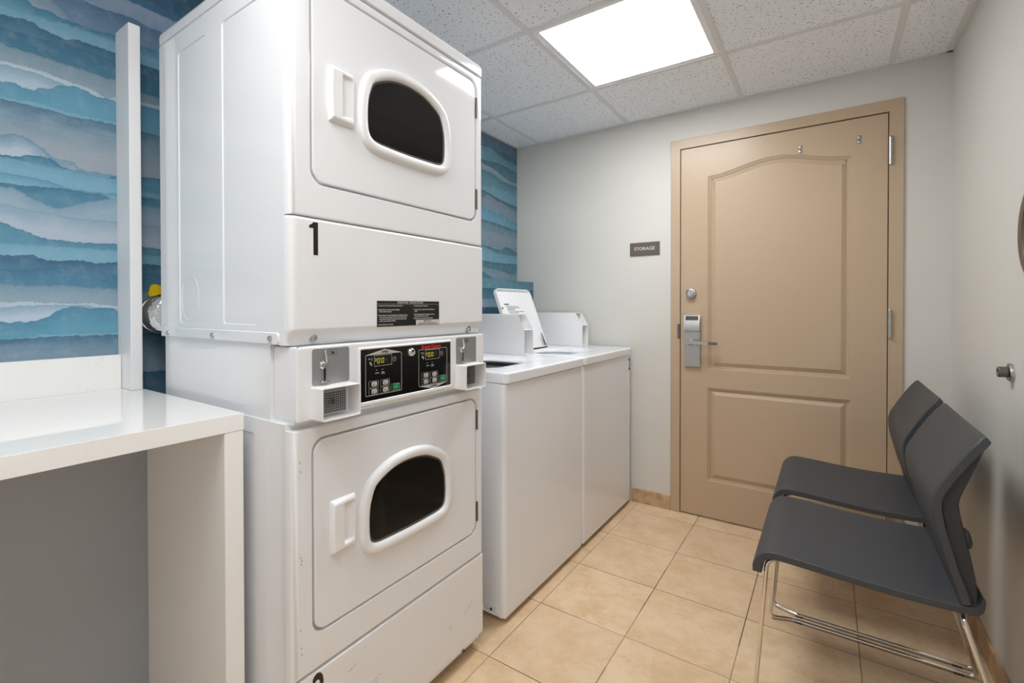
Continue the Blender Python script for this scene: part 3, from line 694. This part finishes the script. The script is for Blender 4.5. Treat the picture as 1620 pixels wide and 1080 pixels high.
# coin slides, coin boxes
for k, (y0, y1, z0, z1, ys_) in enumerate(((.6224, .7202, .9735, 1.0562, .6500), (1.1118, 1.2102, .9715, 1.0542, 1.1370))):
    b = MB(); b.loft([X2(rrect(y0, y1, z0, z1, .006, 4), XC-.001), X2(rrect(y0, y1, z0, z1, .006, 4), XC+.001)]); pl = b.build('coin_plate', 'plate', dr, smooth=False)
    b = MB(); dz = z1 - 1.0562
    b.tube([(XC+.003, ys_+.003, 1.0525+dz), (XC+.006, ys_+.004, 1.036+dz), (XC+.007, ys_+.005, 1.026+dz), (XC+.006, ys_+.001, 1.0215+dz)], [.0022,.0028,.0028,.0022], 8)
    b.lathe([(.0085, 0), (.0085, .004), (.006, .006), (0, .006)], (XC+.001, ys_-.003, 1.0185+dz), (1,0,0), 20)
    b.box(XC+.001, XC+.006, ys_-.0045, ys_-.0025, .984+dz, 1.011+dz); b.box(XC+.001, XC+.006, ys_+.0028, ys_+.0048, .984+dz, 1.011+dz)
    b.box(XC+.001, XC+.012, ys_-.010, ys_+.012, .979+dz, .9835+dz, .001, 1)
    b.build('coin_slide', 'chrome', dr)
    b = MB(); b.box(XC+.001, XC+.0022, ys_-.0025, ys_+.0028, .984+dz, 1.012+dz); b.build('coin_slot', 'black', pl, smooth=False)
    b = MB(); yc, zc = ys_+.0245, 1.0455+dz
    hx = [(yc-.0135, zc), (yc-.0095, zc+.0065), (yc+.0095, zc+.0065), (yc+.0135, zc), (yc+.0095, zc-.0065), (yc-.0095, zc-.0065)]
    b.loft([X2(hx, XC+.0012), X2(inset(hx, .0007), XC+.0012)], False, False); b.text('25¢', .0085, (XC+.0013, yc, zc-.0028), (0,1,0), (0,0,1), .0002, 'CENTER', sx=.85); b.build('price_print', 'black', pl, smooth=False)
for k, (y0, y1, z0, z1) in enumerate(((.6185, .7200, .8985, .9725), (1.1075, 1.2065, .8955, .9720))):
    xf = -.9105
    b = MB(); o = rrect(y0, y1, z0, z1, .004, 3); i_ = rrect(y0+.003, y1-.003, z0+.003, z1-.003, .003, 3)
    b.loft([X2(o, XC), X2(o, xf-.001), X2(inset(o, .0008), xf), X2(inset(i_, -.0008), xf), X2(i_, xf-.001), X2(i_, XC+.002)], False, True); cb = b.build('coin_box', 'sheet', dr, ang=40)
    b = MB(); b.box(XC, XC+.014, y0+.012, y1-.018, z0+.010, z1-.010, .001, 1); b.build('coin_drawer', 'dsteel' if k else 'plate', cb)
    if k == 0:
        b = MB()
        for r in range(9):
            for c_ in range(12): b.box(XC+.0138, XC+.0144, y0+.016+c_*.0055, y0+.0196+c_*.0055, z0+.013+r*.0052, z0+.0158+r*.0052)
        b.build('drawer_slots', 'gap', cb, smooth=False)
    b = MB(); b.lathe([(.008, .0), (.008, .002), (.0055, .0025)], (XC+.0143, (y0+y1)/2-.006, (z0+z1)/2), (1,0,0), 20)
    b.build('drawer_lock', 'dsteel', cb)
    b = MB(); b.box(XC+.0166, XC+.0172, (y0+y1)/2-.0075, (y0+y1)/2-.0045, (z0+z1)/2-.0045, (z0+z1)/2+.0045); b.build('drawer_keyhole', 'black', cb, smooth=False)
# decals
b = MB(); b.box(XD-.0005, XD+.0003, .6205, .6462, 1.2640, 1.3420); nd = b.build('number_decal', 'decal', dr, smooth=False)
b = MB(); one = [(.6222, 1.3275), (.6222, 1.3335), (.6285, 1.3365), (.6330, 1.3415), (.6440, 1.3415), (.6440, 1.2675), (.6325, 1.2675), (.6325, 1.3275)]
b.poly([(XD+.0004, y, z) for y, z in one], (.0003, 0, 0)); b.build('numeral', 'black', nd, smooth=False)
b = MB(); b.box(XD-.0005, XD+.0003, .6205, .6690, .2450, .3265-.0160); nd = b.build('number_decal', 'decal', dr, smooth=False)
b = MB(); b.text('2', .112, (XD+.0005, .6235, .2380), (0,1,0), (0,0,1), .0022, sx=.60); b.build('numeral', 'black', nd, smooth=False)
b = MB(); b.box(XD-.0005, XD+.0006, .8116, 1.0440, 1.0988, 1.1664); il = b.build('instruction_label', 'black', dr, smooth=False); il['label'] = 'black operating instructions label'
b = MB(); XI = XD + .0008
def tx(s_, y, z, sz=.0054, bold=.00008, al='LEFT', sx=.92): b.text(s_, sz, (XI, y, z), (0,1,0), (0,0,1), bold, al, .0003, sx*(.80 if al == 'LEFT' and y > .93 else 1))
tx('OPERATING  INSTRUCTIONS', .9285, 1.1598, .0074, .0001, 'CENTER', 1.0)
b.box(XI-.0001, XI+.0002, .8122, 1.0434, 1.1578, 1.1584)
for s_, y, z in (('1. Open Door, Then Load Clothes. Close Door.', .8140, 1.1520), ('2. Select Fabric and Temperature Settings', .8140, 1.1415), ('Off and Fabric Selector.', .8185, 1.1365),
    ('3. Insert Coins or Card as Required. See additional Costs', .8140, 1.1270), ('or Card for more Drying Time. Do not insert coins if', .8185, 1.1220), ('when desired Drying Time, coin is not accepted past', .8185, 1.1170), ('a cycle, even only Next Period.', .8185, 1.1120),
    ('4. Push START Key to Begin.', .8140, 1.1025),
    ('5. To Stop Drying Cycle - Open Door.', .9400, 1.1520), ('6. To Restart Dryer - Close Door and Push START Key to', .9400, 1.1415), ('Restart.', .9440, 1.1365),
    ('7. When Display Indicates "0" Time Remaining is Over and', .9400, 1.1280), ('light out, Remove Clothes from Dryer.', .9440, 1.1230), ('Dry plastic and not use on drying surface in the cycle.', .9400, 1.1170)): tx(s_, y, z, .0049, .0001, sx=.90)
b.build('label_lettering', 'silverprint', il, smooth=False)
b = MB(); b.box(XI-.0003, XI, .9490, 1.0430, 1.1000, 1.1140); b.build('label_patch', 'labelwhite', il, smooth=False)
b = MB(); tx('IMPORTANT:', .9960, 1.1080, .0058, .00012, 'CENTER', 1.0); tx('CLEAN  LINT  FILTER  BEFORE  EACH  USE', .9960, 1.1018, .0050, .00012, 'CENTER', .78); b.build('patch_lettering', 'black', il, smooth=False)
# scuffs on the kick panel and edges
def scuff(b, pts, w_=.0006):
    for (y0, z0), (y1, z1) in zip(pts, pts[1:]):
        d = Vector((y1-y0, z1-z0)).normalized()*w_; nx = Vector((-d.y, d.x))
        b.poly([(XD+.0002, y0-nx.x, z0-nx.y), (XD+.0002, y1-nx.x*.4, z1-nx.y*.4), (XD+.0002, y1+nx.x*.4, z1+nx.y*.4), (XD+.0002, y0+nx.x, z0+nx.y)], (.0001, 0, 0))
for s_ in ([(1.158, .168), (1.175, .174), (1.190, .186), (1.206, .192)], [(1.085, .165), (1.098, .171)], [(1.088, .156), (1.100, .160)], [(.722, .265), (.745, .272)], [(.795, .190), (.815, .199), (.822, .196)], [(.800, .181), (.812, .187)]):
    b = MB(); scuff(b, s_); b.build('scuff_mark', 'dsteel', dr, smooth=False)
for y, z in ((.5965, .81), (.598, .79), (.597, .60), (.5985, .585), (.6, .592), (.596, .44), (.5975, .40), (.599, .385)):
    b = MB(); scuff(b, [(y, z), (y+.002, z-.006)], .0008); b.build('paint_chip', 'dsteel', dr, smooth=False)

# ------------------------------------------------------------------ washing machines
XW = -.962
def washer(label):
    y0, y1 = 1.386, 2.028
    t = thing('washing_machine', label, 'washing machine', (-1.3, 1.695, 0), 'white top loading washers')
    b = MB(); b.box(-1.62, -.984, y0, y1, .022, .8715, .002, 1); b.build('cabinet', 'enamel', t)
    # front sheet with rolled corners
    b = MB(); loops = []
    for z, d in ((.0215, .004), (.026, .0008), (.032, 0), (.862, 0), (.867, .0008), (.8700, .003)):
        l = [(-.983, y0-.0005), (-.9755, y0-.0003+d), (XW-.0065, y0+.0025+d), (XW-.002-d*.5, y0+.008), (XW-d, y0+.016), (XW-d, y1-.016), (XW-.002-d*.5, y1-.008), (XW-.0065, y1-.0025-d), (-.9755, y1+.0003-d), (-.983, y1+.0005)]
        loops.append([(x, y, z) for x, y in l])
    b.loft(loops, True, True); b.build('front_panel', 'enamel', t, ang=40)
    # deck with tub opening
    o = rrect(-1.640, -.953, y0-.001, y1+.001, .022, 8); oc = rrect(-1.39, -1.10, 1.47, 1.80, .10, 8)
    b = MB()
    b.loft([Z2(inset(o, .010), .8735), Z2(inset(o, .002), .8735), Z2(o, .876), Z2(o, .9045), Z2(inset(o, .0012), .9090), Z2(inset(o, .004), .9120), Z2(inset(o, .008), .913),
            Z2(inset(o, .030), .9128), Z2(inset(oc, -.045), .9120), Z2(inset(oc, -.033), .9085), Z2(inset(oc, -.006), .9075), Z2(oc, .9040), Z2(inset(oc, .006), .895)], True, False)
    b.build('top_deck', 'enamel', t, ang=50)
    b = MB(); b.loft([Z2(inset(oc, .005), .897), Z2(inset(oc, .008), .8885), Z2(inset(oc, -.01), .8885), Z2(inset(oc, -.01), .885), Z2(inset(oc, -.01), .876)], False, True); b.build('tub', 'tub', t)
    # open lid leaning back
    O = Vector((-1.407, 1.446, .9100)); U = Vector((0, 1, 0)); V = Vector((-.129, 0, .339)).normalized(); N = U.cross(V)
    if N.x < 0: N = -N
    Wd, Ln = .360, .3627
    def P(l, h): return [O + U*a + V*c_ + N*h for a, c_ in l]
    lo = rrect(0, Wd, 0, Ln, .035, 6); lo = [(a, max(c_, 0)) for a, c_ in lo]
    b = MB(); b.loft([P(inset(lo, .004), -.006), P(lo, -.003), P(lo, .014), P(inset(lo, .0015), .016), P(inset(lo, .005), .016), P(inset(lo, .0065), .014), P(inset(lo, .009), .002)], True, True)
    lid = b.build('lid', 'plastic', t, ang=40); lid['label'] = 'white lid standing open'
    b = MB()
    def lt(s_, a, c_, sz, bold=0.): b.text(s_, sz, O + U*a + V*c_ + N*.0026, U, V, bold, thick=.0003)
    lt('WARNING', .062, .268, .0095, .0007)
    for k, (s_, a, c_) in enumerate((('To reduce the risk of fire, electric shock, or injury:', .068, .2575), ('Do not wash articles soaked in gasoline or solvents.', .078, .2495), ('Do not reach into moving tub.', .078, .2420), ('Do not allow children to play.', .078, .2350), ('Do not put in items with cleaning fluids or dry-cleaning solvents.', .084, .2255), ('Close lid before starting machine cycle.', .084, .2175))):
        lt(s_, a, c_, .0062, .00010)
    lt('DANGER', .084, .207, .0075, .0006); lt('wait until stopped', .17, .208, .0056)
    b.build('lid_lettering', 'gasket', lid, smooth=False)
    b = MB(); b.lathe([(.006, .002), (.006, .005), (0, .006)], O + U*.032 + V*.248, N, 14); b.build('lid_screw', 'dsteel', lid)
    b = MB()
    for a in (.352,):
        b.loft([P([(a-.022, .008), (a-.004, .008), (a-.016, .085), (a-.024, .085)], .0165), P([(a-.022, .008), (a-.004, .008), (a-.016, .085), (a-.024, .085)], .0185)])
    b.build('lid_hinge', 'dsteel', lid)
    b = MB(); b.loft([P([(.002, -.004), (Wd-.002, -.004), (Wd-.002, .003), (.002, .003)], -.003), P([(.002, -.004), (Wd-.002, -.004), (Wd-.002, .003), (.002, .003)], .014)]); b.build('lid_gasket', 'gap', lid, smooth=False)
    # coin meter case, open fronted
    ya, yb = 1.940, 2.022
    sec = [(-1.62, .9135), (-1.229, .9135), (-1.229, 1.0375), (-1.275, 1.1135), (-1.62, 1.1135)]
    tk = .0016
    b = MB()
    for a in (ya, yb-tk): b.poly([(x, a, z) for x, z in sec], (0, tk, 0))
    qa, qb = ya+tk*.8, yb-tk*.8
    b.box(-1.62, -1.2755, qa, qb, 1.1118, 1.1133); b.box(-1.62, -1.2295, qa, qb, .9137, .9150); b.box(-1.31, -1.2297, qa, qb, 1.0358, 1.0372)
    b.box(-1.305, -1.3035, qa, qb, 1.0365, 1.112); b.box(-1.31, -1.3085, qa, qb, .914, 1.036)
    b.build('coin_meter_case', 'sheet', t, smooth=False)
    b = MB(); b.lathe([(.011, 0), (.011, .008), (.006, .014), (0, .014)], (-1.307, ya+.03, .98), (1,0,0), 16); b.build('meter_lock', 'dsteel', t)
    b = MB(); sec = [(-1.638, .912), (-1.53, .912), (-1.545, .955), (-1.585, 1.03), (-1.638, 1.03)]
    b.poly([(x, y0+.004, z) for x, z in sec], (0, ya-.004-y0-.002, 0)); b.build('control_console', 'plastic', t, ang=20)
    # side bracket, feet
    b = MB(); b.box(-1.06, -.9955, y0-.0035, y0, .030, .0605, .006, 2); sb = b.build('side_bracket', 'enamel', t)
    b = MB(); b.lathe([(.006, 0), (.006, -.001), (0, -.0015)], (-1.022, y0-.0035, .044), (0,1,0), 8); b.build('bracket_screw', 'dsteel', sb)
    for xx in (-1.05, -1.58):
        for yy in (1.46, 1.95):
            b = MB(); b.lathe([(.017, 0), (.017, .008), (.007, .010), (.007, .025)], (xx, yy, 0), (0,0,1), 14); b.build('levelling_foot', 'dsteel', t)
    return t
w1 = washer('white top loading washer beside the stacked dryer, with an open tub')
def copy_tree(o, parent=None):
    c = o.copy(); C.objects.link(c)
    if parent is not None: c.parent = parent
    for ch in list(o.children): copy_tree(ch, c)
    return c
w2 = None
for k in range(1):
    w2 = copy_tree(w1); w2.location.y += .650
    w2['label'] = 'white top loading washer numbered 2 in the corner beside the door, its lid raised'
    w2['_org'] = (0, 0, 0)
    for ch in w2.children:
        if ch.name.startswith('tub'): ch.data = ch.data.copy(); ch.data.materials[0] = M['plastic']
b = MB(); XN = XW + .0004
b.text('2', .100, (XN, 2.6405, .7845), (0,1,0), (0,0,1), .0012, sx=.56)
for v_ in b.bm.verts: v_.co -= Vector(w2.location)
b.build('number_decal', 'black', w2, smooth=False)

# ------------------------------------------------------------------ chairs
CYN = 1.737
def SC(l): return [(x*1.0204, 1.15 - (1.15-z)*1.0204) for x, z in l]
def chair(label):
    t = thing('stacking_chair', label, 'chair', (.1, CYN, 0), 'charcoal chairs along the right wall')
    hw_ = .2385
    top = catmull(SC([(-.1755, .4085), (-.1748, .430), (-.168, .446), (-.157, .4605), (-.1425, .471), (-.114, .4754), (-.046, .4715), (.0486, .4645), (.136, .4605), (.216, .4612), (.256, .4625), (.285, .468), (.2965, .482)]), 4, False)
    bot = catmull(SC([(-0.1520, 0.4085), (-0.1510, 0.4260), (-0.1480, 0.4365), (-0.1410, 0.4475), (-0.1320, 0.4522), (-0.1080, 0.4542), (-0.0460, 0.4513), (0.0486, 0.4455), (0.1360, 0.4420), (0.2160, 0.4425), (0.2620, 0.4445), (0.2925, 0.4505), (0.3025, 0.4730)]), 4, False)
    b = MB(); nr = len(top)
    def hwf(i):
        x = top[i][0]; r = .03
        if x > .3025 - r: dx = min(x - (.3025 - r), r); return hw_ - (r - math.sqrt(max(r*r - dx*dx, 0)))
        if i < 4: return hw_ - .004*(1 - i/4)
        return hw_
    loops = []
    for i in range(nr):
        h = hwf(i); tp = top[i]; bt = bot[i]
        row = []
        for f in (-1, -.99, -.96, -.5, 0, .5, .96, .99, 1):
            y = CYN + (h*f if abs(f) < .95 else (h - {1: 0, .99: .002, .96: .006}[abs(f)]) * (1 if f > 0 else -1))
            e = {1: .0018, .99: .0005}.get(abs(f), 0)
            d = (Vector(bt)-Vector(tp)).normalized()*e
            row.append((tp[0]+d.x, y, tp[1]+d.y))
        for f in (1, .98, .5, 0, -.5, -.98, -1):
            y = CYN + (h*f if abs(f) < .95 else (h - {1: 0, .98: .003}[abs(f)]) * (1 if f > 0 else -1))
            e = {1: .003}.get(abs(f), 0)
            d = (Vector(tp)-Vector(bt)).normalized()*e
            row.append((bt[0]+d.x, y, bt[1]+d.y))
        loops.append(row)
    b.loft(loops, True, True); b.build('seat', 'chair', t, ang=40)
    # backrest: folded shell of constant width
    fp = catmull(SC([(.2545, .4635), (.2460, .4950), (.2335, .5337), (.2205, .5846), (.2105, .6230), (.2040, .6610), (.2025, .6900), (.2085, .7170), (.2222, .7450), (.2397, .7780), (.2642, .8190), (.2880, .8530)]), 4, False)
    b = MB(); loops = []; nf = len(fp)
    for i, (x, z) in enumerate(fp):
        k = i/(nf-1); a = fp[max(i-1, 0)]; c_ = fp[min(i+1, nf-1)]
        tg = (Vector(c_)-Vector(a)).normalized(); nb = Vector((tg.y, -tg.x))
        if nb.x < 0: nb = -nb
        th = .0215
        cv = .006*max(0, min(1, (z-.62)/.1))
        h = .2375
        if z > .830: h -= .02*((z-.830)/.018)**2*.35
        row = []
        for f in (-1, -.985, -.96, -.75, -.5, -.25, 0, .25, .5, .75, .96, .985, 1):
            e = {1: .004, .985: .001}.get(abs(f), 0); q = e + cv*(1 - f*f)
            row.append((x+nb.x*q, CYN+h*f, z+nb.y*q))
        for f in (1, .985, .96, .75, .5, .25, 0, -.25, -.5, -.75, -.96, -.985, -1):
            e = {1: -.003, .985: -.0006}.get(abs(f), 0)
            inner = .011 if abs(f) < .95 else th
            q = (inner if abs(f) < .95 else th) + e + cv*(1 - f*f)
            row.append((x+nb.x*q, CYN+h*f, z+nb.y*q))
        loops.append(row)
    # rolled top lip
    x, z = fp[-1]
    b.loft(loops, True, False)
    last = loops[-1]
    b.loft([last, [(p_[0]*.5 + (x+.011)*.5 + .003, p_[1], p_[2]+.0035) for p_ in last]], False, True)
    b.build('backrest', 'chair', t, ang=40)
    # rear support shell, set in from the rim
    rf = SC([(.2670, .4660), (.2560, .5200), (.2430, .5750), (.2330, .6230), (.2270, .6610), (.2250, .6850), (.2300, .7100), (.2440, .7400), (.2650, .7800), (.2830, .8150), (.292, .832)])
    rr = SC([(.2900, .4600), (.2850, .5200), (.2740, .5800), (.2650, .6250), (.2580, .6600), (.2550, .6850), (.2580, .7050), (.2700, .7400), (.2840, .7800), (.2960, .8150), (.3000, .834)])
    b = MB(); loops = []
    for (x0, z0), (x1, z1) in zip(rf, rr):
        h = .221; h2 = .211
        loops.append([(x0, CYN-h, z0), (x1-.004, CYN-h+.001, z1), (x1, CYN-h2, z1), (x1+.004, CYN-.1, z1), (x1+.004, CYN+.1, z1), (x1, CYN+h2, z1), (x1-.004, CYN+h-.001, z1), (x0, CYN+h, z0), (x0-.002, CYN, z0)])
    b.loft(loops); b.build('back_support', 'chairdark', t, ang=40)
    for s_ in (-1, 1):
        b = MB(); b.lathe([(.024, 0), (.023, .006), (.016, .011), (0, .0125)], (.274, CYN+s_*.190, .592), (1, 0, .18), 20); b.build('wall_bumper', 'chairdark', t)
    # chrome wire frame
    def fillet(P, r=.022, n=6):
        out = [Vector(P[0])]
        for a, p, c_ in zip(P, P[1:], P[2:]):
            a, p, c_ = Vector(a), Vector(p), Vector(c_); d0 = (a-p); d1 = (c_-p)
            rr_ = min(r, d0.length*.45, d1.length*.45); q0 = p+d0.normalized()*rr_; q1 = p+d1.normalized()*rr_
            for k in range(n+1):
                s2 = k/n; out.append(q0*(1-s2)**2 + p*2*s2*(1-s2) + q1*s2*s2)
        out.append(Vector(P[-1])); return out
    for s_ in (-1, 1):
        y = lambda d: CYN + s_*d
        b = MB()
        b.tube(fillet([(-.118, y(.195), .4300), (-.143, y(.222), .4250), (-.1735, y(.233), .0065), (-.105, y(.258), .0065), (.386, y(.258), .0065), (.266, y(.2325), .4150), (.272, y(.18), .4235)], .02), .0058, 12)
        b.build('side_frame', 'chrome', t, ang=60)
    for xx, zz in ((-.118, .4300), (.272, .4237)):
        b = MB(); b.tube([(xx, CYN-.20, zz), (xx, CYN+.20, zz)], .0056, 12); b.build('cross_bar', 'chrome', t, ang=60)
    for s_ in (-1, 1):
        for xx in (-.10, .33):
            b = MB(); b.box(xx, xx+.025, CYN+s_*.258-.007, CYN+s_*.258+.007, 0, .004, .001, 1); b.build('glide', 'chairdark', t)
    return t
c1 = chair('charcoal plastic chair with chrome sled frame, nearest the viewer')
for k in range(1):
    c2 = copy_tree(c1); c2.location.y = CYN + .556; c2.location.x += .002
    c2['label'] = 'charcoal plastic chair with chrome sled frame, the far one, in front of the door'

for o in sc.objects:
    if '_org' in o: del o['_org']

# ------------------------------------------------------------------ camera, world, view
cam = bpy.data.cameras.new('camera'); co = bpy.data.objects.new('camera', cam); C.objects.link(co)
cam.sensor_width = 36; cam.lens = 745.891/1620*36; cam.clip_start = .02
cam.shift_y = -(540 - 492.2)/1620
a, p_, r_ = math.radians(33.883), math.radians(-.525), math.radians(-.069)
co.location = (0, 0, 1.15)
F = Vector((-math.sin(a), math.cos(a), 0)); R = Vector((math.cos(a), math.sin(a), 0)); U = Vector((0, 0, 1))
F2 = F*math.cos(p_) + U*math.sin(p_); U2 = U*math.cos(p_) - F*math.sin(p_)
R3 = R*math.cos(r_) + U2*math.sin(r_); U3 = U2*math.cos(r_) - R*math.sin(r_)
co.matrix_world = Matrix(((R3.x, U3.x, -F2.x, 0), (R3.y, U3.y, -F2.y, 0), (R3.z, U3.z, -F2.z, 1.15), (0, 0, 0, 1)))
sc.camera = co
wd = bpy.data.worlds.new('world'); sc.world = wd; wd.use_nodes = True
wd.node_tree.nodes['Background'].inputs[0].default_value = (1.0, .985, .97, 1)
wd.node_tree.nodes['Background'].inputs[1].default_value = .6
sc.view_settings.view_transform = 'Standard'; sc.view_settings.look = 'None'; sc.view_settings.gamma = 1
sc.view_settings.use_curve_mapping = False
sc.view_settings.exposure = 0.0
sc.cycles.diffuse_bounces = 6; sc.cycles.max_bounces = 12
